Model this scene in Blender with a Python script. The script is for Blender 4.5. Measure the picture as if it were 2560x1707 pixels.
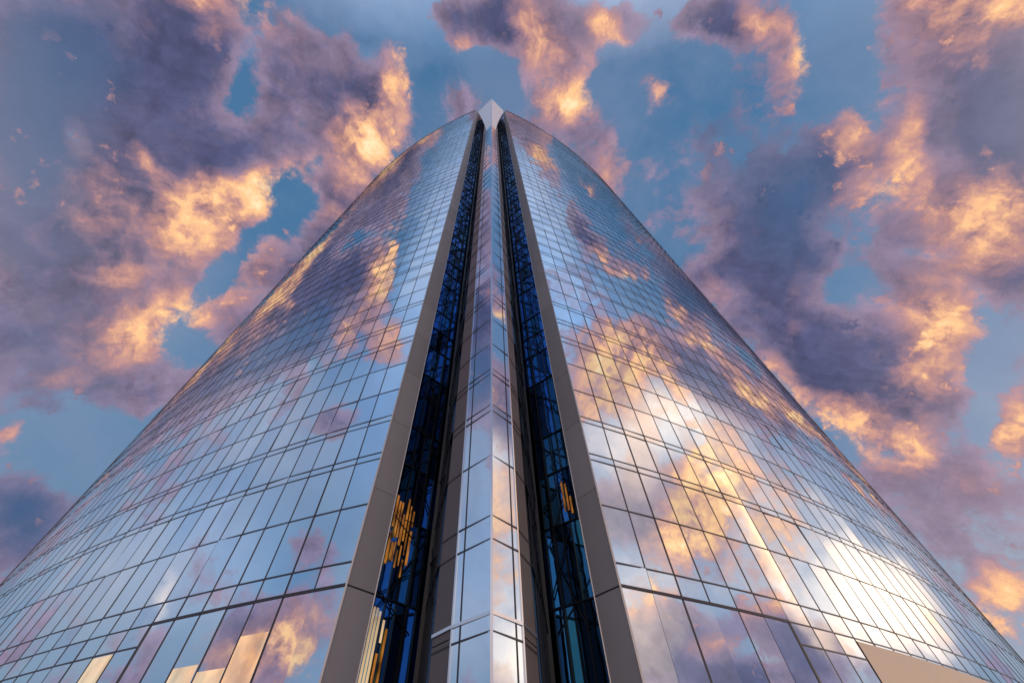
import bpy, bmesh, math, random
from mathutils import Vector
random.seed(7)
for o in list(bpy.data.objects): bpy.data.objects.remove(o)
sc = bpy.context.scene
COL = sc.collection
R = math.radians

# ------------------------------------------------------------------ camera
cam_d = bpy.data.cameras.new('camera'); cam = bpy.data.objects.new('camera', cam_d); COL.objects.link(cam)
sc.camera = cam
cam_d.sensor_width = 36.0; cam_d.lens = 14.06; cam_d.shift_x = 0.0199
cam_d.clip_start = 0.1; cam_d.clip_end = 20000
cam.location = (0, 0, 1.7); cam.rotation_euler = (R(90 + 54.17), 0, 0)

# ------------------------------------------------------------------ exposure
sc.view_settings.view_transform = 'Standard'; sc.view_settings.look = 'None'
sc.view_settings.exposure = 0.15; sc.view_settings.gamma = 1.0

# ------------------------------------------------------------------ sun (low, to the right, veiled by cloud)
SUN_AZ, SUN_EL = 96.0, 3.0          # degrees clockwise from +Y
sd = bpy.data.lights.new('sun', 'SUN'); sun = bpy.data.objects.new('sun', sd); COL.objects.link(sun)
sd.energy = 0.5; sd.angle = R(5); sd.color = (1.0, 0.80, 0.58)
sv = Vector((math.sin(R(SUN_AZ))*math.cos(R(SUN_EL)), math.cos(R(SUN_AZ))*math.cos(R(SUN_EL)), math.sin(R(SUN_EL))))
sun.rotation_euler = sv.to_track_quat('Z', 'Y').to_euler()

# ------------------------------------------------------------------ world: evening sky with broken cloud
# cloud banks laid out on the dome: (field, qx, qy, radius a, radius b, turn, strength)
# q = direction.xy / (1 + direction.z); D = cloud density, G = sunlit cloud, B = bluish thin veil, S = silvery bright clear sky, H = bright haze, some round the sun, some added as fill behind the camera
# <blobs>
BLOBS = [
  ('D', -0.346, 0.073, 0.206, 0.126, 1.94, 1.2), ('D', -0.308, -0.007, 0.092, 0.06, 2.68, 0.7), ('D', -0.473, 0.179, 0.209, 0.083, 1.94, 1.0),
  ('D', -0.422, 0.228, 0.116, 0.101, 2.05, 0.8), ('D', -0.386, 0.006, 0.089, 0.04, 2.15, 0.6), ('D', -0.266, -0.0, 0.087, 0.061, 2.54, 0.6),
  ('D', -0.204, -0.01, 0.069, 0.048, 2.19, 0.6), ('D', -0.287, 0.18, 0.069, 0.058, 2.12, 0.55), ('D', -0.208, 0.067, 0.08, 0.056, 2.02, 0.7),
  ('D', -0.124, 0.045, 0.125, 0.064, 1.98, 1.0), ('D', -0.174, 0.121, 0.074, 0.06, 2.37, 0.7), ('D', -0.26, 0.224, 0.098, 0.065, 2.36, 0.7),
  ('D', -0.538, 0.441, 0.092, 0.065, 1.32, 1.0), ('D', -0.434, 0.339, 0.054, 0.045, -2.61, 0.6), ('D', -0.533, 0.352, 0.025, 0.02, -2.27, 0.9),
  ('D', -0.375, 0.317, 0.043, 0.04, -2.61, 0.4), ('D', -0.175, -0.0, 0.08, 0.061, 2.7, 0.7), ('D', -0.038, -0.024, 0.058, 0.033, 3.11, 0.9),
  ('D', -0.032, 0.039, 0.046, 0.025, 2.87, 0.45), ('D', 0.068, -0.021, 0.09, 0.046, -3.1, 1.1), ('D', 0.07, 0.037, 0.06, 0.051, 1.25, 0.9),
  ('D', 0.164, -0.03, 0.078, 0.031, -3.08, 0.9), ('D', 0.243, -0.026, 0.05, 0.026, -2.98, 1.0), ('D', 0.173, 0.034, 0.032, 0.026, -2.46, 0.9),
  ('D', 0.247, 0.017, 0.056, 0.022, 1.2, 0.5), ('D', 0.217, 0.067, 0.048, 0.035, 1.07, 0.3), ('D', 0.31, 0.149, 0.109, 0.082, 0.98, 1.0),
  ('D', 0.351, 0.242, 0.101, 0.084, -2.2, 1.0), ('D', 0.43, 0.319, 0.103, 0.08, -2.29, 1.2), ('D', 0.31, 0.217, 0.084, 0.064, 1.22, 0.6),
  ('D', 0.412, 0.012, 0.105, 0.064, 0.72, 1.2), ('D', 0.47, 0.097, 0.109, 0.058, 1.04, 1.2), ('D', 0.399, 0.081, 0.061, 0.029, 1.09, 0.7),
  ('D', 0.35, 0.073, 0.067, 0.036, 1.09, 0.8), ('D', 0.437, 0.138, 0.049, 0.039, -2.74, 0.7), ('D', 0.474, 0.239, 0.108, 0.053, 1.43, 1.2),
  ('D', 0.508, 0.171, 0.058, 0.022, 1.18, 1.0), ('D', 0.56, 0.322, 0.052, 0.021, 1.34, 1.1), ('D', 0.543, 0.391, 0.052, 0.04, 1.89, 0.8),
  ('D', 0.593, 0.501, 0.068, 0.039, 1.7, 0.9), ('D', 0.525, 0.458, 0.055, 0.039, 1.93, 0.4), ('D', -0.241, 0.013, 0.059, 0.03, 2.15, -1.1),
  ('D', -0.39, 0.071, 0.03, 0.012, 2.0, -0.9), ('D', -0.297, 0.194, 0.08, 0.02, 2.46, -1.3), ('D', -0.228, 0.156, 0.063, 0.028, 2.1, -0.9),
  ('D', -0.192, 0.104, 0.018, 0.015, 2.69, -0.8), ('D', -0.366, 0.276, 0.049, 0.039, 1.81, -1.0), ('D', -0.457, 0.397, 0.158, 0.072, -2.49, -0.9),
  ('D', -0.125, -0.004, 0.036, 0.02, 1.84, -0.7), ('D', -0.067, 0.041, 0.065, 0.029, 1.68, -1.0), ('D', 0.0, 0.022, 0.045, 0.029, -3.14, -1.0),
  ('D', 0.304, -0.01, 0.083, 0.035, 1.08, -1.1), ('D', 0.215, 0.028, 0.073, 0.053, -2.82, -0.6), ('D', 0.173, 0.112, 0.132, 0.066, 1.02, -0.4),
  ('D', 0.229, 0.118, 0.082, 0.063, 1.07, 0.35), ('D', 0.425, 0.179, 0.063, 0.036, 1.18, 0.5), ('D', -0.224, 0.186, 0.058, 0.041, 1.86, 0.6),
  ('D', -0.161, 0.16, 0.057, 0.049, 1.99, 0.7), ('D', 0.022, -0.024, 0.048, 0.037, -3.09, 0.8), ('D', 0.213, -0.02, 0.044, 0.027, -2.91, 0.8),
  ('D', 0.403, 0.212, 0.036, 0.022, 1.23, -0.6), ('D', 0.446, 0.164, 0.034, 0.014, 3.0, -0.5), ('D', 0.526, 0.286, 0.126, 0.022, 1.19, -0.7),
  ('D', 0.353, 0.043, 0.034, 0.012, 1.14, -0.4), ('D', -0.226, -0.032, 0.037, 0.019, 2.99, -0.8), ('D', -0.071, -0.031, 0.025, 0.02, 1.93, -0.6),
  ('B', -0.389, 0.019, 0.118, 0.054, 2.13, 1.3), ('B', -0.444, 0.104, 0.102, 0.05, 2.05, 1.0), ('B', -0.484, 0.312, 0.123, 0.063, 1.78, 0.7),
  ('B', 0.321, 0.116, 0.123, 0.069, 1.17, 0.9), ('B', 0.238, 0.066, 0.094, 0.049, 1.22, 0.8), ('B', 0.451, 0.056, 0.094, 0.044, 1.02, 0.6),
  ('B', -0.544, 0.433, 0.081, 0.059, 1.21, 0.8), ('B', 0.01, 0.083, 0.0, 0.012, -3.1, 0), ('G', -0.325, 0.147, 0.072, 0.047, 2.22, 1.25),
  ('G', -0.277, 0.138, 0.058, 0.034, 3.13, 0.8), ('G', -0.382, 0.252, 0.059, 0.047, 2.55, 1.2), ('G', -0.43, 0.271, 0.055, 0.05, -2.86, 0.55),
  ('G', -0.229, 0.118, 0.054, 0.031, 2.64, 0.6), ('G', -0.279, 0.201, 0.058, 0.044, 1.93, 0.5), ('G', -0.346, 0.089, 0.032, 0.015, 1.5, 0.5),
  ('G', -0.414, 0.191, 0.046, 0.024, -2.72, 0.35), ('G', -0.265, -0.012, 0.025, 0.014, 3.12, 0.35), ('G', -0.394, 0.185, 0.133, 0.112, 2.24, 0.34),
  ('G', -0.39, 0.118, 0.07, 0.055, 2.5, 0.3), ('G', -0.124, 0.045, 0.101, 0.061, 1.81, 0.4), ('G', -0.184, 0.003, 0.048, 0.036, 2.27, 0.25),
  ('G', 0.071, -0.0, 0.083, 0.07, -2.86, 0.3), ('G', 0.461, 0.114, 0.078, 0.06, 0.59, 0.35), ('G', 0.374, 0.269, 0.078, 0.056, 1.32, 0.3),
  ('G', -0.136, 0.091, 0.066, 0.054, 2.88, 1.0), ('G', -0.094, 0.022, 0.062, 0.027, 1.73, 0.75), ('G', -0.184, 0.149, 0.038, 0.034, 2.39, 0.6),
  ('G', -0.533, 0.352, 0.029, 0.023, -2.36, 0.6), ('G', -0.03, -0.0, 0.033, 0.018, 3.12, 0.4), ('G', 0.075, 0.043, 0.046, 0.035, -3.03, 1.1),
  ('G', 0.057, -0.004, 0.049, 0.031, -3.09, 0.35), ('G', 0.117, -0.027, 0.037, 0.022, 0.84, 0.75), ('G', 0.255, -0.023, 0.03, 0.02, -2.59, 1.0),
  ('G', 0.173, 0.034, 0.03, 0.023, -2.82, 0.8), ('G', 0.042, -0.034, 0.031, 0.024, -3.04, 0.4), ('G', 0.33, -0.019, 0.046, 0.012, 1.11, 0.8),
  ('G', 0.386, 0.049, 0.043, 0.017, 1.09, 0.5), ('G', 0.401, 0.093, 0.046, 0.022, 1.11, 0.9), ('G', 0.349, 0.062, 0.061, 0.031, 1.08, 0.6),
  ('G', 0.384, 0.119, 0.047, 0.031, -3.06, 0.7), ('G', 0.456, 0.131, 0.054, 0.035, -3.12, 0.6), ('G', 0.486, 0.134, 0.057, 0.029, 1.11, 0.9),
  ('G', 0.473, 0.245, 0.115, 0.053, 1.45, 1.1), ('G', 0.44, 0.365, 0.073, 0.046, -2.95, 1.3), ('G', 0.362, 0.337, 0.048, 0.032, -2.41, 1.0),
  ('G', 0.273, 0.238, 0.039, 0.03, -2.33, 0.5), ('G', 0.352, 0.211, 0.05, 0.025, 1.29, 0.4), ('G', 0.56, 0.322, 0.057, 0.021, 1.34, 1.3),
  ('G', 0.543, 0.391, 0.045, 0.033, 1.78, 0.4), ('G', 0.595, 0.51, 0.08, 0.045, 1.71, 1.1), ('G', 0.499, 0.359, 0.038, 0.025, 1.5, 0.7),
  ('G', 0.421, 0.279, 0.052, 0.051, 2.63, -0.6), ('G', 0.337, 0.174, 0.12, 0.058, 1.26, -0.4), ('D', -0.422, 0.162, 0.059, 0.027, 2.59, 0.4),
  ('D', -0.323, 0.257, 0.046, 0.039, 1.87, 0.6), ('G', -0.32, 0.242, 0.039, 0.033, 1.92, 0.6), ('D', -0.379, 0.361, 0.061, 0.041, 2.92, 0.5),
  ('D', -0.497, 0.338, 0.039, 0.03, -2.55, 0.5), ('G', -0.48, 0.298, 0.03, 0.024, -2.68, 0.5), ('D', 0.107, 0.082, 0.051, 0.046, 0.88, 0.5),
  ('D', 0.137, 0.122, 0.048, 0.036, 1.29, 0.5), ('G', 0.135, 0.113, 0.047, 0.036, 1.27, 0.5), ('D', 0.22, 0.186, 0.052, 0.046, 0.95, 0.4),
  ('D', 0.252, 0.225, 0.04, 0.035, 1.12, 0.5), ('D', 0.466, 0.443, 0.068, 0.048, 1.69, 0.45), ('D', 0.494, 0.404, 0.043, 0.03, 2.49, 0.5),
  ('G', 0.492, 0.394, 0.041, 0.033, 1.98, 0.6), ('D', -0.062, 0.062, 0.036, 0.031, 2.93, 0.4), ('D', 0.139, 0.003, 0.049, 0.038, -2.78, 0.5),
  ('G', 0.137, -0.007, 0.032, 0.025, -2.79, 0.4), ('D', 0.549, 0.482, 0.06, 0.04, 2.15, 0.4), ('D', -0.033, -0.028, 0.063, 0.029, 3.13, 0.8),
  ('D', 0.121, -0.031, 0.056, 0.028, -3.07, 0.9), ('D', 0.069, -0.018, 0.064, 0.038, -3.08, 0.5), ('D', 0.192, -0.027, 0.053, 0.023, -3.05, 0.6),
  ('D', -0.261, 0.078, 0.069, 0.053, 2.74, 0.7), ('D', -0.4, 0.263, 0.043, 0.038, -2.97, 0.6), ('G', 0.113, -0.027, 0.027, 0.023, -2.52, 0.5),
  ('G', 0.044, -0.011, 0.033, 0.026, -3.03, 0.4), ('D', -0.328, 0.129, 0.06, 0.047, 2.81, 0.6), ('G', -0.257, 0.126, 0.049, 0.034, 3.04, 0.5),
  ('H', 0.598, 0.488, 0.379, 0.214, 1.67, 0.5), ('D', -0.257, -0.057, 0.09, 0.035, 0.47, 1.2), ('G', -0.257, -0.057, 0.097, 0.04, 0.47, 1.2),
  ('D', -0.347, -0.069, 0.044, 0.033, 0.55, 0.8), ('G', -0.347, -0.069, 0.044, 0.033, 0.55, 0.9), ('D', -0.319, -0.154, 0.057, 0.038, 2.0, 0.9),
  ('G', -0.315, -0.15, 0.066, 0.045, 1.97, 0.8), ('D', -0.444, -0.147, 0.102, 0.038, 2.23, 0.7), ('D', -0.589, -0.242, 0.087, 0.044, 1.73, 0.8),
  ('D', -0.692, -0.114, 0.084, 0.034, 1.99, 0.5), ('D', -0.705, -0.274, 0.146, 0.073, 2.21, 1.3), ('G', -0.68, -0.342, 0.081, 0.033, 1.83, 1.0),
  ('G', -0.66, -0.314, 0.142, 0.045, 2.16, 0.7), ('G', -0.745, -0.233, 0.188, 0.047, 1.93, 0.7), ('D', -0.385, -0.149, 0.111, 0.073, 1.34, -0.3),
  ('D', -0.518, -0.201, 0.154, 0.079, 2.04, -0.9), ('D', -0.418, -0.238, 0.123, 0.08, 0.89, -0.8), ('D', -0.611, -0.101, 0.22, 0.126, 1.86, -0.55),
  ('D', -0.727, 0.0, 0.184, 0.06, -1.75, -0.5), ('D', -0.481, -0.295, 0.15, 0.063, 0.86, -0.6), ('D', -0.273, -0.17, 0.148, 0.036, 0.64, -0.5),
  ('H', -0.509, -0.07, 0.225, 0.161, 1.33, 0.45), ('H', -0.691, -0.059, 0.247, 0.107, -1.71, 0.45), ('H', -0.232, -0.12, 0.212, 0.06, 0.49, 0.3),
  ('H', 0.467, -0.071, 0.106, 0.103, -2.88, 0.5), ('D', 0.647, -0.023, 0.193, 0.092, -1.38, 0.5), ('G', 0.647, -0.023, 0.207, 0.096, -1.45, 0.7),
  ('H', 0.456, -0.163, 0.102, 0.086, -1.67, 0.5), ('S', -0.153, -0.099, 0.21, 0.072, 0.46, 1.4), ('S', 0.159, -0.089, 0.213, 0.083, 2.86, 1.4),
  ('S', -0.359, -0.203, 0.199, 0.153, 0.23, 0.55), ('S', 0.295, -0.128, 0.15, 0.119, 2.37, 0.6), ('S', -0.656, -0.088, 0.268, 0.114, 1.5, 0.5),
  ('S', 0, -0.25, 0.5, 0.2, 0, 0.6), ('S', -0.394, -0.02, 0.387, 0.019, 0.09, 0.5), ('H', -0.704, 0.16, 0.347, 0.121, 1.21, 0.5),
  ('D', 0.355, -0.079, 0.126, 0.044, -2.13, 1.1), ('G', 0.359, -0.083, 0.135, 0.056, -2.08, 1.35), ('D', 0.39, -0.152, 0.092, 0.06, -1.82, 1.0),
  ('G', 0.39, -0.152, 0.102, 0.067, -1.81, 1.3), ('D', 0.289, 0.001, 0.058, 0.032, -1.74, 0.8), ('G', 0.294, -0.004, 0.052, 0.032, -1.74, 0.8),
  ('D', 0.518, -0.257, 0.098, 0.065, -2.01, 1.3), ('G', 0.518, -0.257, 0.066, 0.05, -1.9, 0.1), ('D', 0.584, -0.176, 0.109, 0.08, -1.67, 1.1),
  ('G', 0.587, -0.157, 0.127, 0.066, -1.39, 1.4), ('D', 0.557, -0.053, 0.131, 0.068, -1.3, 0.9), ('G', 0.557, -0.053, 0.131, 0.068, -1.3, 1.1),
  ('D', 0.664, -0.31, 0.154, 0.039, -2.02, 1.0), ('G', 0.623, -0.305, 0.088, 0.038, -1.88, 0.8), ('D', 0.691, -0.208, 0.052, 0.037, -1.68, -0.7),
  ('D', 0.733, -0.135, 0.098, 0.041, -1.76, 1.2), ('G', 0.723, -0.114, 0.069, 0.024, -1.67, 0.7), ('D', 0.708, -0.325, 0.181, 0.044, -2.12, 1.2),
  ('D', 0.663, -0.371, 0.049, 0.037, -1.81, 1.0), ('G', 0.719, -0.245, 0.07, 0.019, -1.9, 0.7), ('D', 0.78, -0.087, 0.099, 0.049, -1.6, 1.4),
  ('D', 0.766, -0.233, 0.183, 0.024, -1.91, 0.9), ('H', 0.7, 0.082, 0.398, 0.145, 1.78, 0.8), ('H', 0.742, 0.139, 0.217, 0.083, -1.39, 1.9),
  ('H', 0.625, -0.154, 0.342, 0.161, 1.82, 0.4), ('H', 0.555, 0.016, 0.371, 0.186, -1.37, 0.4), ('H', 0.412, -0.116, 0.27, 0.182, -1.9, 0.35),
  ('D', 0.674, 0.093, 0.342, 0.104, 1.86, -0.5), ('D', 0.444, -0.247, 0.075, 0.044, 1.78, -0.5), ('D', 0.199, -0.004, 0.135, 0.067, 2.04, -0.3),
  ('H', 0.45, -0.62, 0.5, 0.5, 0, 1.9), ('H', -0.35, -0.7, 0.55, 0.5, 0, 1.7), ('H', -0.14, -0.11, 0.17, 0.073, 0.47, 0.45),  # first two H: unseen sky glow added behind the camera to brighten the piers
  ('H', 0.154, -0.062, 0.128, 0.065, 2.81, 0.55), ('D', -0.139, -0.061, 0.158, 0.088, 0.22, -1.6), ('G', -0.135, -0.023, 0.063, 0.06, 1.22, -0.6),
  ('D', 0.132, -0.049, 0.123, 0.077, 2.72, -1.5), ('G', 0.162, -0.051, 0.077, 0.056, 2.88, -0.8), ('H', -0.479, 0.128, 0.278, 0.188, -1.84, 0.35),
  ('H', 0.518, -0.012, 0.15, 0.119, 0.91, 0.3), ('H', 0.666, -0.053, 0.214, 0.025, 3.04, 0.8), ('D', 0.431, -0.029, 0.047, 0.02, 3.04, 0.9),
  ('G', 0.437, -0.029, 0.054, 0.02, 3.04, 1.0), ('D', 0.578, -0.044, 0.06, 0.021, 3.04, 0.9), ('G', 0.572, -0.043, 0.061, 0.021, 3.04, 0.8),
  ('H', -0.748, -0.056, 0.053, 0.021, 0.11, 0.4), ('D', -0.487, -0.029, 0.062, 0.02, 0.1, 0.5),
]
# </blobs>
w = bpy.data.worlds.new('World'); sc.world = w; w.use_nodes = True
T = w.node_tree; T.nodes.clear(); L = T.links.new
def N(t, **k):
    n = T.nodes.new(t)
    for a, b in k.items(): setattr(n, a, b)
    return n
def put(sock, v):
    if isinstance(v, (int, float, tuple)): sock.default_value = v
    else: L(v, sock)
def M(op, a, b=None, c=None, clamp=False):
    n = N('ShaderNodeMath', operation=op); n.use_clamp = clamp
    put(n.inputs[0], a)
    if b is not None: put(n.inputs[1], b)
    if c is not None: put(n.inputs[2], c)
    return n.outputs[0]
def VM(op, a, b=None, s=None):
    n = N('ShaderNodeVectorMath', operation=op); put(n.inputs[0], a)
    if b is not None: put(n.inputs[1], b)
    if s is not None: put(n.inputs['Scale'], s)
    return n.outputs[0]
def SS(v, lo, hi):
    n = N('ShaderNodeMapRange', interpolation_type='SMOOTHSTEP'); put(n.inputs[0], v)
    put(n.inputs[1], lo); put(n.inputs[2], hi); return n.outputs[0]
def MIX(f, a, b, bt='MIX'):
    n = N('ShaderNodeMix', data_type='RGBA', blend_type=bt); put(n.inputs[0], f)
    put(n.inputs[6], a); put(n.inputs[7], b); return n.outputs[2]
def NOISE(v, scale, detail, rough=.55, off=(0, 0, 0), lac=2.0):
    n = N('ShaderNodeTexNoise'); n.inputs['Scale'].default_value = scale; n.inputs['Detail'].default_value = detail
    n.inputs['Roughness'].default_value = rough; n.inputs['Lacunarity'].default_value = lac
    L(VM('ADD', v, off), n.inputs['Vector']); return n
geo = N('ShaderNodeNewGeometry'); dirn = VM('SCALE', geo.outputs['Incoming'], s=-1.0)
tc = N('ShaderNodeTexCoord'); dirn = tc.outputs['Generated']
sep = N('ShaderNodeSeparateXYZ'); L(dirn, sep.inputs[0])
den = M('MAXIMUM', M('ADD', sep.outputs[2], 1.0), 0.3)
qv = VM('DIVIDE', VM('MULTIPLY', dirn, (1, 1, 0)), N('ShaderNodeCombineXYZ').outputs[0])
cmb = qv.node.inputs[1].links[0].from_node
for i in range(3): L(den, cmb.inputs[i])
# domain warp for ragged banks
wn = NOISE(qv, 6.0, 3, .55)
w1 = VM('SCALE', VM('SUBTRACT', wn.outputs['Color'], (.5, .5, .5)), s=0.05)
wn2 = NOISE(qv, 26.0, 7, .68, (3, 1, 0))
w2 = VM('SCALE', VM('SUBTRACT', wn2.outputs['Color'], (.5, .5, .5)), s=0.03)
qw = VM('MULTIPLY', VM('ADD', VM('ADD', qv, w1), w2), (1, 1, 0))
acc = {'D': None, 'G': None, 'H': None, 'B': None, 'S': None}
for (f, x, y, a, b, t, s) in BLOBS:
    mp = N('ShaderNodeMapping', vector_type='TEXTURE')
    L(qw, mp.inputs[0])
    mp.inputs['Location'].default_value = (x, y, 0); mp.inputs['Rotation'].default_value = (0, 0, t)
    mp.inputs['Scale'].default_value = (a, b, 1)
    g = N('ShaderNodeTexGradient', gradient_type='SPHERICAL'); L(mp.outputs[0], g.inputs[0])
    prev = acc[f]
    acc[f] = M('MULTIPLY_ADD', g.outputs['Fac'], s, prev if prev is not None else 0.0)
def fbm(v, k):  # cloud relief
    a = NOISE(v, 7.0, 9, .6, (1.7, 4.2, 0)).outputs['Fac']
    return a
qsun = (sv.x/(1+sv.z), sv.y/(1+sv.z), 0)
tow = VM('NORMALIZE', VM('SUBTRACT', qsun, qw))
qs = VM('ADD', qw, VM('SCALE', tow, s=0.012))
def streaked(v):  # banks drawn out along the wind, which blows over the tower
    v = VM('SUBTRACT', v, (0, .24, 0))
    u = VM('SCALE', VM('NORMALIZE', v), s=.52)
    ln_ = N('ShaderNodeVectorMath', operation='LENGTH'); L(v, ln_.inputs[0])
    c = N('ShaderNodeCombineXYZ'); L(M('MULTIPLY', ln_.outputs['Value'], .5), c.inputs[2])
    return VM('ADD', u, c.outputs[0])
def relief_noise(v):
    a = NOISE(streaked(v), 9.0, 8, .6, (1.7, 4.2, 0)).outputs['Fac']
    b = NOISE(v, 11.0, 10, .64, (6.1, 2.2, 0)).outputs['Fac']
    return M('ADD', M('MULTIPLY', a, .5), M('MULTIPLY', b, .8))
n0 = M('SUBTRACT', relief_noise(qw), .15)
n1 = M('SUBTRACT', relief_noise(qs), .15)
puff = NOISE(VM('ADD', qv, VM('SCALE', w2, s=.6)), 32.0, 8, .66, (9, 2, 0)).outputs['Fac']
relief = M('MULTIPLY', M('SUBTRACT', n0, n1), 4.0)
Dn = M('ADD', acc['D'] if acc['D'] else 0.0, M('MULTIPLY_ADD', n0, 2.9, -1.36))
Dn = M('ADD', Dn, M('MULTIPLY_ADD', puff, 1.3, -.65))
fr = NOISE(qv, 52.0, 5, .6, (4, 8, 0)).outputs['Fac']
frag = M('MULTIPLY', SS(fr, .56, .68), SS(acc['D'], -.25, .35))
frag = M('MULTIPLY', frag, SS(NOISE(qv, 7.0, 2, .5, (5, 5, 2)).outputs['Fac'], .42, .62))
Dn = M('MULTIPLY_ADD', frag, .65, Dn)
dens = SS(Dn, -.02, .5)
thick = SS(Dn, .3, 1.25)
gate = M('MULTIPLY_ADD', M('MINIMUM', acc['G'], 1.0, clamp=True), .9, .12)
rp = M('MULTIPLY', M('ADD', relief, M('MULTIPLY_ADD', puff, 2.2, -1.1)), gate)
Gn = M('ADD', M('MULTIPLY', M('MINIMUM', acc['G'], 1.0), .92), rp)
Gn = M('MULTIPLY_ADD', frag, .45, Gn)
edge = M('MULTIPLY', M('SUBTRACT', 1.0, thick), 0.10)
Gn = M('ADD', Gn, edge)
Hn = acc['H'] if acc['H'] else 0.0
Hn = M('MULTIPLY', Hn, M('MULTIPLY_ADD', n0, 1.2, .4))
Hc = M('MINIMUM', Hn, 1.0, clamp=True)
# clear sky: Nishita for the true gradient, tempered towards the deeper evening blue
sky = N('ShaderNodeTexSky', sky_type='NISHITA'); sky.sun_disc = False
sky.sun_elevation = R(SUN_EL); sky.sun_rotation = R(SUN_AZ); sky.air_density = 1.0; sky.dust_density = 1.0; sky.ozone_density = 2.0
nis = VM('SCALE', sky.outputs[0], s=0.06)
el = M('MULTIPLY', sep.outputs[2], 1.0, clamp=True)
gr = N('ShaderNodeValToRGB'); L(el, gr.inputs[0])
e = gr.color_ramp.elements; e[0].position = 0.0; e[0].color = (.36, .42, .52, 1); e[1].position = 1.0; e[1].color = (.066, .195, .39, 1)
for p, c in ((.25, (.17, .30, .46, 1)), (.55, (.13, .262, .46, 1)), (.85, (.080, .212, .41, 1))):
    k = e.new(p); k.color = c
clear = MIX(.25, gr.outputs[0], nis)
clear = MIX(M('MULTIPLY', acc['S'], .85, clamp=True), clear, (.30, .49, .80, 1))
clear = MIX(M('MULTIPLY', Hc, .9, clamp=True), clear, (.60, .58, .66, 1))
veil = NOISE(VM('ADD', qv, w1), 4.5, 8, .62, (7, 3, 1)).outputs['Fac']
clear = MIX(M('MULTIPLY', SS(veil, .42, .68), .5), clear, (.20, .255, .40, 1))
# cloud colour
body = MIX(thick, (.255, .195, .295, 1), (.082, .088, .180, 1))
body = VM('SCALE', body, s=M('ADD', 1.0, M('MULTIPLY', relief, .65)))
body = MIX(M('MULTIPLY', acc['B'], 1.0, clamp=True), body, (.055, .115, .235, 1))
body = MIX(M('MULTIPLY', Hc, .55, clamp=True), body, (.50, .40, .44, 1))
gramp = N('ShaderNodeValToRGB'); L(M('MULTIPLY', Gn, .62, clamp=True), gramp.inputs[0])
e = gramp.color_ramp.elements; e[0].position = .08; e[0].color = (0, 0, 0, 1); e[1].position = .62; e[1].color = (1, 1, 1, 1)
gcol = N('ShaderNodeValToRGB'); L(M('MULTIPLY', Gn, .62, clamp=True), gcol.inputs[0])
e = gcol.color_ramp.elements; e[0].position = .1; e[0].color = (.42, .23, .28, 1); e[1].position = 1.0; e[1].color = (1.0, .80, .50, 1)
for p, c in ((.38, (.72, .34, .25, 1)), (.72, (.98, .56, .28, 1))):
    k = e.new(p); k.color = c
cl = MIX(gramp.outputs[0], body, gcol.outputs[0])
col = MIX(dens, clear, cl)
# glow of the veiled sun and of the added fill haze
glow = VM('SCALE', (1.0, .66, .32), s=M('MULTIPLY', M('MAXIMUM', M('SUBTRACT', Hn, .55), 0.0), 1.0))
col = VM('ADD', col, glow)
bg = N('ShaderNodeBackground'); L(col, bg.inputs[0]); bg.inputs[1].default_value = 1.0
out = N('ShaderNodeOutputWorld'); L(bg.outputs[0], out.inputs[0])
w.cycles.sampling_method = 'MANUAL'; w.cycles.sample_map_resolution = 512

# ------------------------------------------------------------------ materials
def mat(name, base, metal=0.0, rough=.5, spec=.5, emit=None, es=0.0, noise=None, bump=None, tilt=None):
    m = bpy.data.materials.new(name); m.use_nodes = True; t = m.node_tree; p = t.nodes['Principled BSDF']
    p.inputs['Base Color'].default_value = (*base, 1); p.inputs['Metallic'].default_value = metal
    p.inputs['Roughness'].default_value = rough; p.inputs['Specular IOR Level'].default_value = spec
    if emit: p.inputs['Emission Color'].default_value = (*emit, 1); p.inputs['Emission Strength'].default_value = es
    tcn = t.nodes.new('ShaderNodeTexCoord')
    if noise:
        sc_, amt = noise
        n = t.nodes.new('ShaderNodeTexNoise'); n.inputs['Scale'].default_value = sc_; n.inputs['Detail'].default_value = 6
        t.links.new(tcn.outputs['Object'], n.inputs['Vector'])
        mr = t.nodes.new('ShaderNodeMapRange'); mr.inputs[3].default_value = 1-amt; mr.inputs[4].default_value = 1+amt
        t.links.new(n.outputs['Fac'], mr.inputs[0])
        mx = t.nodes.new('ShaderNodeVectorMath'); mx.operation = 'SCALE'; mx.inputs[0].default_value = base
        t.links.new(mr.outputs[0], mx.inputs['Scale']); t.links.new(mx.outputs[0], p.inputs['Base Color'])
    if bump:
        sc_, st = bump
        n = t.nodes.new('ShaderNodeTexNoise'); n.inputs['Scale'].default_value = sc_; n.inputs['Detail'].default_value = 1.5
        t.links.new(tcn.outputs['Object'], n.inputs['Vector'])
        b = t.nodes.new('ShaderNodeBump'); b.inputs['Strength'].default_value = 1.0; b.inputs['Distance'].default_value = st
        t.links.new(n.outputs['Fac'], b.inputs['Height']); t.links.new(b.outputs[0], p.inputs['Normal'])
    return m
GLASS = mat('reflective_glass', (.84, .93, 1.0), 1.0, .015, bump=(.45, .006))
GLASS2 = mat('reflective_glass_cool', (.72, .85, .97), 1.0, .02, bump=(.5, .008))
GLASS3 = mat('reflective_glass_clear', (.92, .97, 1.0), 1.0, .012, bump=(.4, .006))
PROWG = mat('prow_glass', (.74, .85, .95), 1.0, .02, bump=(.5, .003))
DARKG = mat('dark_blue_glass', (.12, .34, .72), 1.0, .05, bump=(.9, .014))
DARKG2 = mat('near_black_glass', (.025, .05, .09), 1.0, .06, bump=(.9, .014))
DARKG3 = mat('teal_recess_glass', (.09, .24, .36), 1.0, .05, bump=(.9, .014))
SIDEG = mat('recess_side_glass', (.10, .30, .66), .45, .06, bump=(.9, .014))
MULL = mat('mullion_metal', (.06, .055, .065), .5, .3)
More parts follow.
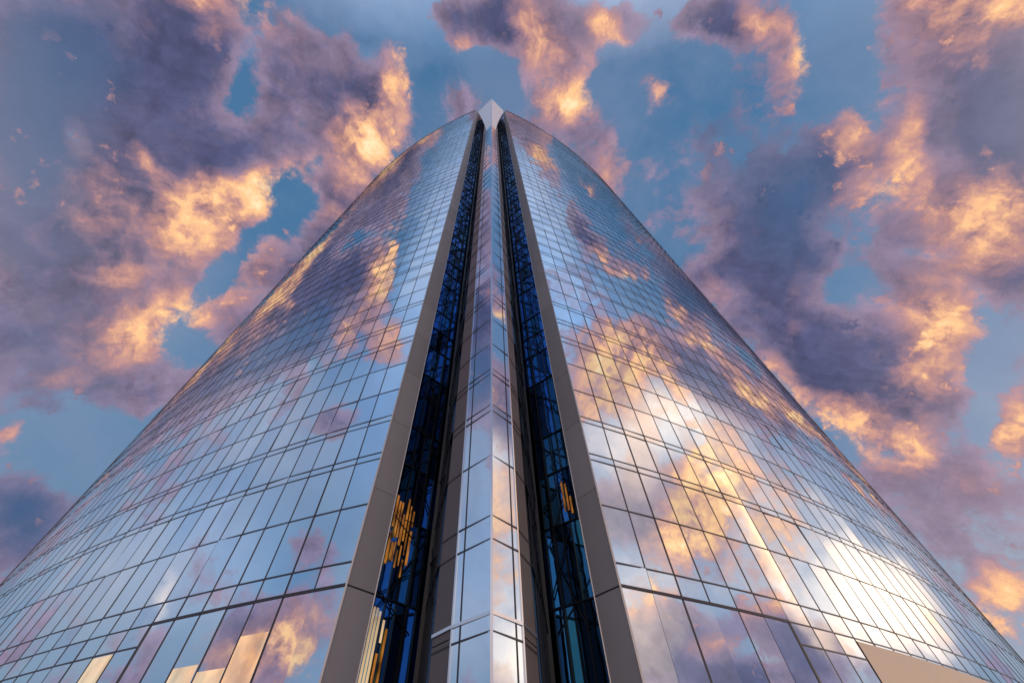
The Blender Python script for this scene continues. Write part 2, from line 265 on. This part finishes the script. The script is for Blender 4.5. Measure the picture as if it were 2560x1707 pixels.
BLACK = mat('black_steel', (.012, .012, .016), .3, .4)
PIER = mat('grey_pier_cladding', (.34, .32, .325), 0.0, .42, noise=(.6, .08))
BROWN = mat('brown_metal_panel', (.14, .115, .115), .3, .35, noise=(.5, .12))
CAPM = mat('cap_metal', (.93, .93, .96), .25, .3)
TRIM = mat('grey_trim', (.50, .48, .50), .5, .35)
STEEL = mat('brushed_steel', (.72, .74, .78), 1.0, .16)
BEIGE = mat('beige_panel', (.78, .60, .46), 0.0, .6, noise=(.4, .05))
ROOF = mat('roof_membrane', (.3, .3, .3), 0, .8, noise=(.3, .1))
def blotchy(m, lo, hi, sc_):
    t = m.node_tree; p = t.nodes['Principled BSDF']; c = t.nodes.new('ShaderNodeTexCoord'); n = t.nodes.new('ShaderNodeTexNoise')
    mp = t.nodes.new('ShaderNodeMapping'); mp.inputs['Scale'].default_value = (1, 1, .35 if lo < 0.3 else 1)
    n.inputs['Scale'].default_value = sc_; n.inputs['Detail'].default_value = 5; t.links.new(c.outputs['Object'], mp.inputs[0]); t.links.new(mp.outputs[0], n.inputs[0])
    mr = t.nodes.new('ShaderNodeMapRange'); mr.inputs[1].default_value = .35; mr.inputs[2].default_value = .65
    mr.inputs[3].default_value = lo; mr.inputs[4].default_value = hi
    t.links.new(n.outputs[0], mr.inputs[0]); t.links.new(mr.outputs[0], p.inputs['Emission Strength'])
GLOWG = mat('glowing_glass', (.85, .72, .52), .85, .03, emit=(1.0, .68, .36), es=1.0)  # emission paints reflected golden cloud on lobby panes; lit interior in the recess
AMBER = mat('amber_lit_glass', (.12, .05, .015), 0.0, .25, emit=(1.0, .36, .05), es=.55)
blotchy(GLOWG, .22, .75, .7); blotchy(AMBER, .0, .4, 3.0)
GROUND = mat('paving_stone', (.40, .38, .36), 0, .8, noise=(.4, .15))

for m_ in (PIER, BROWN):
    t_ = m_.node_tree; oi = t_.nodes.new('ShaderNodeObjectInfo'); mr = t_.nodes.new('ShaderNodeMapRange')
    mr.inputs[3].default_value = .90; mr.inputs[4].default_value = 1.08; t_.links.new(oi.outputs['Random'], mr.inputs[0])
    vm = t_.nodes.new('ShaderNodeVectorMath'); vm.operation = 'SCALE'; pb = t_.nodes['Principled BSDF']
    src = pb.inputs['Base Color'].links[0].from_socket; t_.links.new(src, vm.inputs[0]); t_.links.new(mr.outputs[0], vm.inputs['Scale'])
    t_.links.new(vm.outputs[0], pb.inputs['Base Color'])

# ------------------------------------------------------------------ helpers
def obj(name, verts, faces, m, parent=None, smooth=False):
    me = bpy.data.meshes.new(name); me.from_pydata([tuple(v) for v in verts], [], faces); me.update()
    if smooth:
        for p in me.polygons: p.use_smooth = True
    me.materials.append(m)
    o = bpy.data.objects.new(name, me); COL.objects.link(o)
    if parent: o.parent = parent
    return o
class MB:
    def __init__(s): s.v = []; s.f = []
    def quad(s, a, b, c, d): n = len(s.v); s.v += [a, b, c, d]; s.f.append((n, n+1, n+2, n+3))
    def hexa(s, p):  # p: 8 points, bottom ring 0-3, top ring 4-7
        n = len(s.v); s.v += list(p)
        for f in ((3, 2, 1, 0), (4, 5, 6, 7), (0, 1, 5, 4), (1, 2, 6, 5), (2, 3, 7, 6), (3, 0, 4, 7)): s.f.append(tuple(n+i for i in f))
    def bar(s, a, b, wid, dep, nrm):  # square bar a->b: wid across, dep along nrm, sunk a little behind
        a = Vector(a); b = Vector(b); d = (b-a).normalized(); nn = Vector(nrm).normalized(); t = d.cross(nn).normalized()*wid/2
        i = nn*-.04; o_ = nn*dep
        s.hexa([a-t+i, a+t+i, a+t+o_, a-t+o_, b-t+i, b+t+i, b+t+o_, b-t+o_])
    def build(s, name, m, parent=None): return obj(name, s.v, s.f, m, parent)

CAM = Vector((0, 0, 1.7))
SA, CA = math.sin(R(35.83)), math.cos(R(35.83))
def px(p):
    p = Vector(p)-CAM; z = p.y*SA+p.z*CA
    if z < .1: return None
    return (1229+1000*p.x/z, 853.5-1000*(-p.y*CA+p.z*SA)/z)
def area(q4):
    ps = [px(p) for p in q4]
    if any(p is None for p in ps): return 0
    cx = sum(p[0] for p in ps)/4; cy = sum(p[1] for p in ps)/4
    if not (0 < cx < 2560 and 0 < cy < 1707): return 0
    return abs(sum(ps[i][0]*ps[(i+1) % 4][1]-ps[(i+1) % 4][0]*ps[i][1] for i in range(4)))/2

H = 199.7            # roof level
BAND = 10.2          # top of the lobby storey
root = bpy.data.objects.new('glass_tower', None); COL.objects.link(root); root.location = (0, 0, 0)
root['label'] = 'tall curved glass skyscraper with a pointed central prow, seen from its foot'; root['category'] = 'skyscraper'

# floor levels (pairs of transoms round each floor slab)
levels = []
z = BAND
trans = [('band', BAND)]
zz = BAND + 1.05; trans.append(('s', zz))
fl = zz
while fl < H-4:
    fl += 3.12 + random.uniform(-.12, .12)
    trans.append(('a', fl)); 
    if fl > 16 and random.random() > .12: trans.append(('b', fl+random.uniform(.45, .8)))
trans = [t for t in trans if t[1] < H-.6]
TZ = sorted(t[1] for t in trans)

def arc(side):
    """plan of a facade: 0.875 m steps measured from the pier; returns (x, y, heading)"""
    x, y, ph = (-6.75, 20.1, R(20)) if side < 0 else (6.0, 20.2, R(21.5))
    pts = []; s = 0.0; st = .05; nxt = 0.0; MOD = 1.76
    while ph < R(150):
        if s >= nxt-1e-6: pts.append((x, y, ph)); nxt += MOD
        rad = 157 if s < 66 else 38
        x += side*math.cos(ph)*st; y += math.sin(ph)*st; ph += st/rad; s += st
    pts.append((x, y, ph))
    return pts

panels = []   # (area, verts, wall)
mull = []; tran = []
walls = {}
ends = {}; NL = {}
for side, nm in ((-1, 'left'), (1, 'right')):
    wl = bpy.data.objects.new('curtain_wall', None); COL.objects.link(wl); wl.parent = root
    wl['label'] = 'curved blue mirror glass wall left of the prow' if side < 0 else 'curved mirror glass wall right of the prow reflecting golden clouds'
    walls[side] = wl
    P = arc(side); ends[side] = P
    nlob = 7 if side < 0 else 6     # lobby opening, in modules
    for i in range(len(P)-1):
        (x0, y0, h0), (x1, y1, h1) = P[i], P[i+1]
        hm = (h0+h1)/2; nrm = Vector((side*math.sin(hm), -math.cos(hm), 0))
        zs = [0.0]+[t for t in TZ]+[H]
        if i >= nlob and i < 60: zs = [0.0, 3.4, 6.6, 9.2]+[t for t in TZ]+[H]
        for k in range(len(zs)-1):
            za, zb = zs[k], zs[k+1]
            tx = math.tan(R(random.gauss(0, .33))); tz = math.tan(R(random.gauss(0, .26)))
            if random.random() < .06: tx *= 2.0; tz *= 2.0
            w_ = math.hypot(x1-x0, y1-y0)/2; hh = (zb-za)/2; tz *= min(1, .8/hh)
            q4 = []
            for (X, Y, Z, sx, sz) in ((x0, y0, za, -1, -1), (x1, y1, za, 1, -1), (x1, y1, zb, 1, 1), (x0, y0, zb, -1, 1)):
                q4.append(Vector((X, Y, Z))+nrm*(sx*w_*tx+sz*hh*tz))
            if side < 0: q4 = q4[::-1]
            panels.append((area(q4), q4, side, k == 0 and i < nlob))
    # mullions
    for i, (x, y, h) in enumerate(P):
        n = Vector((side*math.sin(h), -math.cos(h), 0))
        if 0 < i:
            z0 = BAND if (i < nlob and (i == 1 if side < 0 else i % 2 == 1)) else 0
            mb = ((x, y, z0), (x, y, H), n, i)
            mull.append((2000-i*10, mb, side))
    for zt in [3.4, 6.6, 9.2]+TZ:
        tran.append((1e5/(zt), zt, side))
    NL[side] = nlob
# glass panels: the hundred largest singly, the rest together
panels.sort(key=lambda p: -p[0])
rest = {-1: MB(), 1: MB()}
for j, (a, q4, side, lob) in enumerate(panels):
    if j < 100:
        obj('lobby_pane' if lob else 'glass_panel', q4, [(0, 1, 2, 3)], random.choice((GLASS, GLASS, GLASS2, GLASS3)), walls[side])
    else: rest[side].quad(*q4)
for side in (-1, 1):
    o = rest[side].build('glass_panel', GLASS, walls[side]); o['kind'] = 'stuff'
    o.data.materials.append(GLASS2); o.data.materials.append(GLASS3)
    for p in o.data.polygons: p.material_index = random.choice((0, 0, 1, 2))
mull.sort(key=lambda m: -m[0])
mrest = {-1: MB(), 1: MB()}
for j, (a, (p0, p1, n, i), side) in enumerate(mull):
    wdt = .10 if i % 4 == 2 else .07
    if j < 96:
        m_ = MB(); m_.bar(p0, p1, wdt, .017, n); m_.build('mullion', MULL, walls[side])
    else: mrest[side].bar(p0, p1, wdt, .017, n)
for side in (-1, 1):
    if mrest[side].v: mrest[side].build('mullion', MULL, walls[side])['kind'] = 'stuff'
tran.sort(key=lambda t: -t[0])
trest = {-1: MB(), 1: MB()}
def strip(mb, pts, zt, hgt, dep):
    n0 = len(mb.v)
    for (x, y, h), s_ in pts:
        n = Vector((s_*math.sin(h), -math.cos(h), 0)); p = Vector((x, y, 0))
        i_ = p-n*.04; o_ = p+n*dep
        mb.v += [(i_.x, i_.y, zt-hgt/2), (o_.x, o_.y, zt-hgt/2), (o_.x, o_.y, zt+hgt/2), (i_.x, i_.y, zt+hgt/2)]
    for k in range(len(pts)-1):
        a = n0+4*k
        for q_ in range(4):
            r_ = (q_+1) % 4; f = (a+q_, a+4+q_, a+4+r_, a+r_); mb.f.append(f)
for j, (a, zt, side) in enumerate(tran):
    band = abs(zt-BAND) < .01
    mb = MB() if j < 98 else trest[side]
    P = [(p, side) for p in ends[side]]; nl = NL[side]
    hgt = .13 if band else .08
    if band:
        nb = MB(); x_, y_, h_ = ends[side][nl]; nn_ = Vector((side*math.sin(h_), -math.cos(h_), 0))
        nb.bar((x_, y_, 0), (x_, y_, BAND+.065), .13, .035, nn_); nb.build('portal_jamb', MULL, walls[side])
        nb = MB(); strip(nb, P[nl:], zt, .08, .014); nb.build('transom', MULL, walls[side]); P = P[:nl+1]
    elif zt < BAND: P = P[nl:]
    strip(mb, P, zt, hgt, .04 if band else .020)
    if j < 98: mb.build('portal_head' if band else 'transom', MULL, walls[side])
for side in (-1, 1):
    trest[side].build('transom', MULL, walls[side])['kind'] = 'stuff'
    mb = MB(); strip(mb, [(p, side) for p in ends[side]], H+.2, .5, .14); mb.build('parapet_cap', STEEL, walls[side])

# ------------------------------------------------------------------ piers
def prism(plan, z0, z1):
    n = len(plan); v = [(x, y, z0) for x, y in plan]+[(x, y, z1) for x, y in plan]
    f = [tuple(range(n))[::-1], tuple(range(n, 2*n))]+[(i, (i+1) % n, n+(i+1) % n, n+i) for i in range(n)]
    return v, f
def pier(side, o_, i_, back):
    pr = bpy.data.objects.new('pier', None); COL.objects.link(pr); pr.parent = root
    js = [0, BAND]; z = BAND
    while z < H-8: z += 5.2; js.append(min(z, H))
    if js[-1] < H: js[-1] = H
    # cladding panels between thin open joints
    for k in range(len(js)-1):
        g = .05 if k == 0 else .025
        pl = [o_, i_, back, (o_[0]-side*.1, back[1])]
        v, f = prism(pl, js[k]+(.03 if k == 1 else 0), js[k+1]-g)
        obj('cladding_panel', v, f, PIER, pr)
    # dark joint core just behind
    d = .05
    pl = [(o_[0]+side*-.06, o_[1]+.1), (i_[0]+side*.06, i_[1]+.03), (back[0]+side*.08, back[1]-.05), (o_[0]-side*.2, back[1]-.1)]
    v, f = prism(pl, 0, H-.1); obj('joint_core', v, f, MULL, pr)
    # bright steel edge trim on the outer corner
    mb = MB(); n = Vector((-side*.35, -.94, 0))
    mb.bar((o_[0]+side*.02, o_[1]-.02, 0), (o_[0]+side*.02, o_[1]-.02, H), .08, .05, n); mb.build('edge_trim', TRIM, pr)
    mb = MB(); mb.bar((i_[0], i_[1]+.02, 0), (i_[0], i_[1]+.02, H), .05, .04, n); mb.build('edge_trim', TRIM, pr)
    return pr
LO, LI, LC = (-6.75, 20.1), (-5.62, 21.15), (-3.38, 23.3)
RO, RI, RC = (6.0, 20.2), (5.0, 21.4), (2.72, 23.3)
pier(-1, LO, LI, (LI[0]-.35, LI[1]+.75))['label'] = 'grey clad corner pier left of the dark recess'
pier(1, RO, RI, (RI[0]+.35, RI[1]+.75))['label'] = 'grey clad corner pier right of the dark recess'

# ------------------------------------------------------------------ recess walls of dark blue glass
def recess(side, pi, corner, pw, label):
    rc = bpy.data.objects.new('recess', None); COL.objects.link(rc); rc.parent = root; rc['label'] = label
    rnd = random.Random(11+side)
    for (a, b, flip) in ((pi, corner, 0), (corner, pw, 1)):
        a = Vector((*a, 0)); b = Vector((*b, 0)); d = b-a; ln = d.length; d.normalize()
        n = Vector((d.y, -d.x, 0))
        # face the camera
        if n.dot(-(a+b)/2) < 0: n = -n
        cols = 5; mb = MB(); rows = []
        z = 0
        zs = [0, 4.6, BAND]+TZ[1:]+[H]
        zs = [zs[0], zs[1]]+[z_ for k_, z_ in enumerate(zs[2:]) if k_ % 2 == 0]+[H]
        zs = sorted(set(zs))
        for c in range(cols):
            for k in range(len(zs)-1):
                tx = R(rnd.gauss(0, 1.1)); tz = R(rnd.gauss(0, .5))
                p0 = a+d*ln*c/cols; p1 = a+d*ln*(c+1)/cols; w_ = ln/cols/2
                q4 = [p0+n*(-w_*tx)+Vector((0, 0, zs[k]))-n*tz, p1+n*(w_*tx)+Vector((0, 0, zs[k]))-n*tz, p1+n*(w_*tx)+Vector((0, 0, zs[k+1]))+n*tz, p0+n*(-w_*tx)+Vector((0, 0, zs[k+1]))+n*tz]
                mb.quad(*q4)
        o = mb.build('dark_glazing', SIDEG if flip else DARKG, rc)
        o.data.materials.append(DARKG2); o.data.materials.append(DARKG3)
        for p in o.data.polygons:
            low = p.center.z < 24
            p.material_index = rnd.choices((0, 1, 2), (4, 5, 3) if low else (10, 1, 2))[0]
        for c in range(1, cols):
            p = a+d*ln*c/cols+n*.05; m_ = MB(); m_.bar(p, p+Vector((0, 0, H-.3)), .15 if c == 3 and not flip else .05, .04, n); m_.build('mullion', BLACK, rc)
        up = MB()
        for j_, zz_ in enumerate(zs[1:-1]):
            m_ = MB() if j_ < 22 else up
            m_.bar(a+n*.05+Vector((0, 0, zz_)), b+n*.05+Vector((0, 0, zz_)), .07, .04, n)
            if j_ < 22: m_.build('transom', BLACK, rc)
        up.build('transom', BLACK, rc)['kind'] = 'stuff'
        # crossed bracing behind the glass line, irregular
        up = MB(); z = 9.0; nb_ = 0
        while z < H-8:
            st = rnd.uniform(1.3, 3.0); u0, u1 = rnd.uniform(0, .35), rnd.uniform(.55, 1)
            if rnd.random() < .5: u0, u1 = u1, u0
            z1 = z+rnd.uniform(1.0, 5.0)
            m_ = MB() if nb_ < 22 else up
            m_.bar(a+d*ln*u0+n*.11+Vector((0, 0, z)), a+d*ln*u1+n*.11+Vector((0, 0, z1)), .045, .03, n)
            if nb_ < 22: m_.build('brace', BLACK, rc)
            nb_ += 1; z += st
        up.build('brace', BLACK, rc)['kind'] = 'stuff'
    # black corner column
    mb = MB(); c = Vector((*corner, 0)); c.y -= .35
    mb.bar(c, c+Vector((0, 0, H-.2)), .26, .2, (0, -1, 0)); mb.build('corner_column', BLACK, rc)
    return rc
PWL, PWR = (-2.27, 18.3), (1.72, 18.3)
rl = recess(-1, (LI[0]+.02, LI[1]+.12), LC, PWL, 'dark blue glazed recess between left pier and prow, with amber lit windows')
rr = recess(1, (RI[0]-.02, RI[1]+.12), RC, PWR, 'dark blue glazed recess between prow and right pier')

# ------------------------------------------------------------------ prow
prow = bpy.data.objects.new('prow', None); COL.objects.link(prow); prow.parent = root
prow['label'] = 'pointed glass prow flaring out to a steel tip at the roof'
YR = 16.0
ZF = 124.0
def flare(z):
    t = max(0, (z-ZF)/(H-ZF)); return t**1.15
def edge_pt(side, z):   # outer edge of the glazed prow face
    t = flare(z)
    bx, by = (-1.46, 17.32) if side < 0 else (1.13, 17.05)
    tx, ty = (-5.95, 20.9) if side < 0 else (5.35, 20.6)
    return Vector((bx+(tx-bx)*t, by+(ty-by)*t, z))
def strip_pt(side, z):  # back edge of the brown return
    e_ = edge_pt(side, z); t = flare(z)
    bx, by = PWL if side < 0 else PWR
    return Vector((bx+(e_.x-bx)*t*1.0, by+(e_.y+.3-by)*t, z))
levels_p = [0, BAND-3.2, BAND, BAND+1.0]+[z_ for z_ in TZ if BAND+2 < z_]
levels_p = [z_ for z_ in levels_p if z_ < 121]+[ZF]
for side in (-1, 1):
    for k in range(len(levels_p)-1):
        za, zb = levels_p[k], levels_p[k+1]
        r0 = Vector((-.05 if side < 0 else .05, YR, 0)); e0 = edge_pt(side, 0)
        tx = R(random.gauss(0, .12)); tz = R(random.gauss(0, .12))
        q4 = [Vector((r0.x, r0.y, za)), Vector((e0.x, e0.y+tx, za)), Vector((e0.x, e0.y+tx+tz*(zb-za), zb)), Vector((r0.x, r0.y+tz*(zb-za), zb))]
        if side < 0: q4 = q4[::-1]
        obj('prow_pane', q4, [(0, 1, 2, 3)], PROWG, prow)
    # flared smooth metal-glass cap, one sheet
    mb = MB(); nz = 26
    for k in range(nz):
        za = ZF+(H-ZF)*k/nz; zb = ZF+(H-ZF)*(k+1)/nz
        tip = lambda z_: Vector(((-.05 if side < 0 else .05), YR, z_))
        nn = 6
        for j in range(nn):
            f = lambda z_, u: tip(z_).lerp(edge_pt(side, z_), u)
            q4 = [f(za, j/nn), f(za, (j+1)/nn), f(zb, (j+1)/nn), f(zb, j/nn)]
            if side < 0: q4 = q4[::-1]
            mb.quad(*q4)
    o = mb.build('flared_cap', CAPM, prow)
    # brown return strip behind the glazed face
    zs = [0, BAND-3.0]+[z_ for i_, z_ in enumerate(TZ) if i_ % 2 == 0]
    zs = [z_ for z_ in zs if z_ < 121]+[ZF]
    mb = MB()
    for k in range(len(zs)-1):
        q4 = [edge_pt(side, zs[k]+.02), strip_pt(side, zs[k]+.02), strip_pt(side, zs[k+1]-.02), edge_pt(side, zs[k+1]-.02)]
        mb.quad(*q4)
    for k in range(12):
        za = ZF+(H-ZF)*k/12; zb = ZF+(H-ZF)*(k+1)/12
        mb.quad(edge_pt(side, za), strip_pt(side, za), strip_pt(side, zb), edge_pt(side, zb))
    mb.build('return_panel', BROWN, prow)
    # bars along the floor levels
    n = Vector((side*math.sin(R(42)), -math.cos(R(42)), 0))
    for z_ in levels_p[1:-1]:
        e0 = edge_pt(side, z_); s0 = strip_pt(side, z_)
        m_ = MB(); m_.bar((0, YR, z_), e0, .06, .035, n)
        m_.bar(e0, s0, .06, .03, Vector((side*.75, -.66, 0)))
        m_.build('transom', MULL, prow)
    # slim mullion set in from the edge, steel edge
    r0 = Vector((0, YR, 0)); e0 = edge_pt(side, 0)
    p = r0.lerp(e0, .78); m_ = MB(); m_.bar(p, p+Vector((0, 0, 120)), .035, .04, n); m_.build('mullion', MULL, prow)
    m_ = MB(); m_.bar(e0, e0+Vector((0, 0, ZF)), .07, .04, n); m_.build('edge_trim', STEEL, prow)
m_ = MB(); m_.bar((0, YR, 0), (0, YR, H), .10, .05, (0, -1, 0)); m_.build('ridge_bar', STEEL, prow)
m_ = MB()
for side in (-1, 1):
    n = Vector((side*math.sin(R(42)), -math.cos(R(42)), 0)); e0 = edge_pt(side, 0); s0 = strip_pt(side, 0)
    z_ = 7.55
    m_.bar((0, YR, z_), (e0.x, e0.y, z_), .11, .06, n); m_.bar((e0.x, e0.y, z_), (s0.x, s0.y, z_), .11, .07, Vector((side*.75, -.66, 0)))
m_.build('canopy_rail', STEEL, prow)

# ------------------------------------------------------------------ roof
pl = []
for side in (-1, 1):
    P = [(x, y) for x, y, h in ends[side]]
    pl.append(P)
plan = pl[0][::-1]+[LI, LC, (-2.3, 20), (0, YR+.1), (2, 20), RC, RI]+pl[1]
v = [(x, y, H-.3) for x, y in plan]
obj('roof', v, [tuple(range(len(v)))], ROOF, root)
a, b = pl[0][-1], pl[1][-1]
obj('rear_wall', [(a[0], a[1], 0), (b[0], b[1], 0), (b[0], b[1], H), (a[0], a[1], H)], [(0, 1, 2, 3)], GLASS, root)

# ------------------------------------------------------------------ lobby panes with painted reflection, lit recess windows
def on_wall(side, s0, s1, z0, z1, m, name, lift=.012, parent=None):
    P = ends[side]
    def at(s):
        i = int(s); f = s-i; (x0, y0, h0), (x1, y1, h1) = P[i], P[i+1]
        h = h0; n = Vector((side*math.sin(h), -math.cos(h), 0))
        return Vector((x0+(x1-x0)*f, y0+(y1-y0)*f, 0))+n*lift
    A, B = at(s0), at(s1)
    q4 = [A+Vector((0, 0, z0)), B+Vector((0, 0, z0)), B+Vector((0, 0, z1)), A+Vector((0, 0, z1))]
    if side < 0: q4 = q4[::-1]
    return obj(name, q4, [(0, 1, 2, 3)], m, parent or walls[side])

for s0, s1, z0, z1 in ((2.05, 2.97, 4.5, 8.75), (3.05, 3.97, 4.5, 7.6), (4.05, 4.95, 4.0, 7.9), (8.05, 8.95, 3.5, 9.1)):  # lobby panes: mirrored golden cloud painted in as blotchy emission
    on_wall(-1, s0, s1, z0, z1, GLOWG, 'glowing_pane')['label'] = 'lobby pane with golden cloud reflection painted as glow'
mb = MB(); Pb = ends[1]
strip(mb, [(Pb[k], 1) for k in range(9, 19)], 5.0, 10.1, .045); mb.build('beige_panel', BEIGE, walls[1])
# lamps lit behind the recess glazing
def on_recess(side, a, b, u0, u1, z0, z1, m, rc):
    a = Vector((*a, 0)); b = Vector((*b, 0)); n = Vector(((b-a).y, -(b-a).x, 0)).normalized()
    if n.dot(-(a+b)/2) < 0: n = -n
    p0 = a.lerp(b, u0)+n*.035; p1 = a.lerp(b, u1)+n*.035
    q4 = [p0+Vector((0, 0, z0)), p1+Vector((0, 0, z0)), p1+Vector((0, 0, z1)), p0+Vector((0, 0, z1))]
    o = obj('glowing_pane', q4, [(0, 1, 2, 3)], m, rc); o['label'] = 'amber lit window deep in the recess'
lr = random.Random(5)
for u0, z0, z1, m in ((.02, 6.4, 9.7, GLOWG), (.075, 6.3, 9.7, GLOWG), (.13, 6.3, 9.6, GLOWG), (.20, 6.3, 8.0, AMBER), (.22, 8.4, 9.3, GLOWG), (.29, 6.3, 9.0, AMBER)):
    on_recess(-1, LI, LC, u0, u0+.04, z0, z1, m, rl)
for u0 in (.03, .10, .16, .22, .29, .36, .43):
    z0 = 11.2+lr.uniform(0, .8)
    for z1 in (z0+lr.uniform(.9, 2.0), z0+lr.uniform(2.6, 4.2)):
        on_recess(-1, LI, LC, u0, u0+lr.uniform(.025, .05), z0, z1, AMBER, rl); z0 = z1+.25
for u0 in (.10, .17, .25):
    z0 = 14+lr.uniform(0, 1); on_recess(1, RI, RC, u0, u0+.04, z0, z0+lr.uniform(.8, 2.2), AMBER, rr)

# ------------------------------------------------------------------ ground
g = obj('ground', [(-6000, -6000, -.01), (6000, -6000, -.01), (6000, 6000, -.01), (-6000, 6000, -.01)], [(0, 1, 2, 3)], GROUND)
g['kind'] = 'structure'
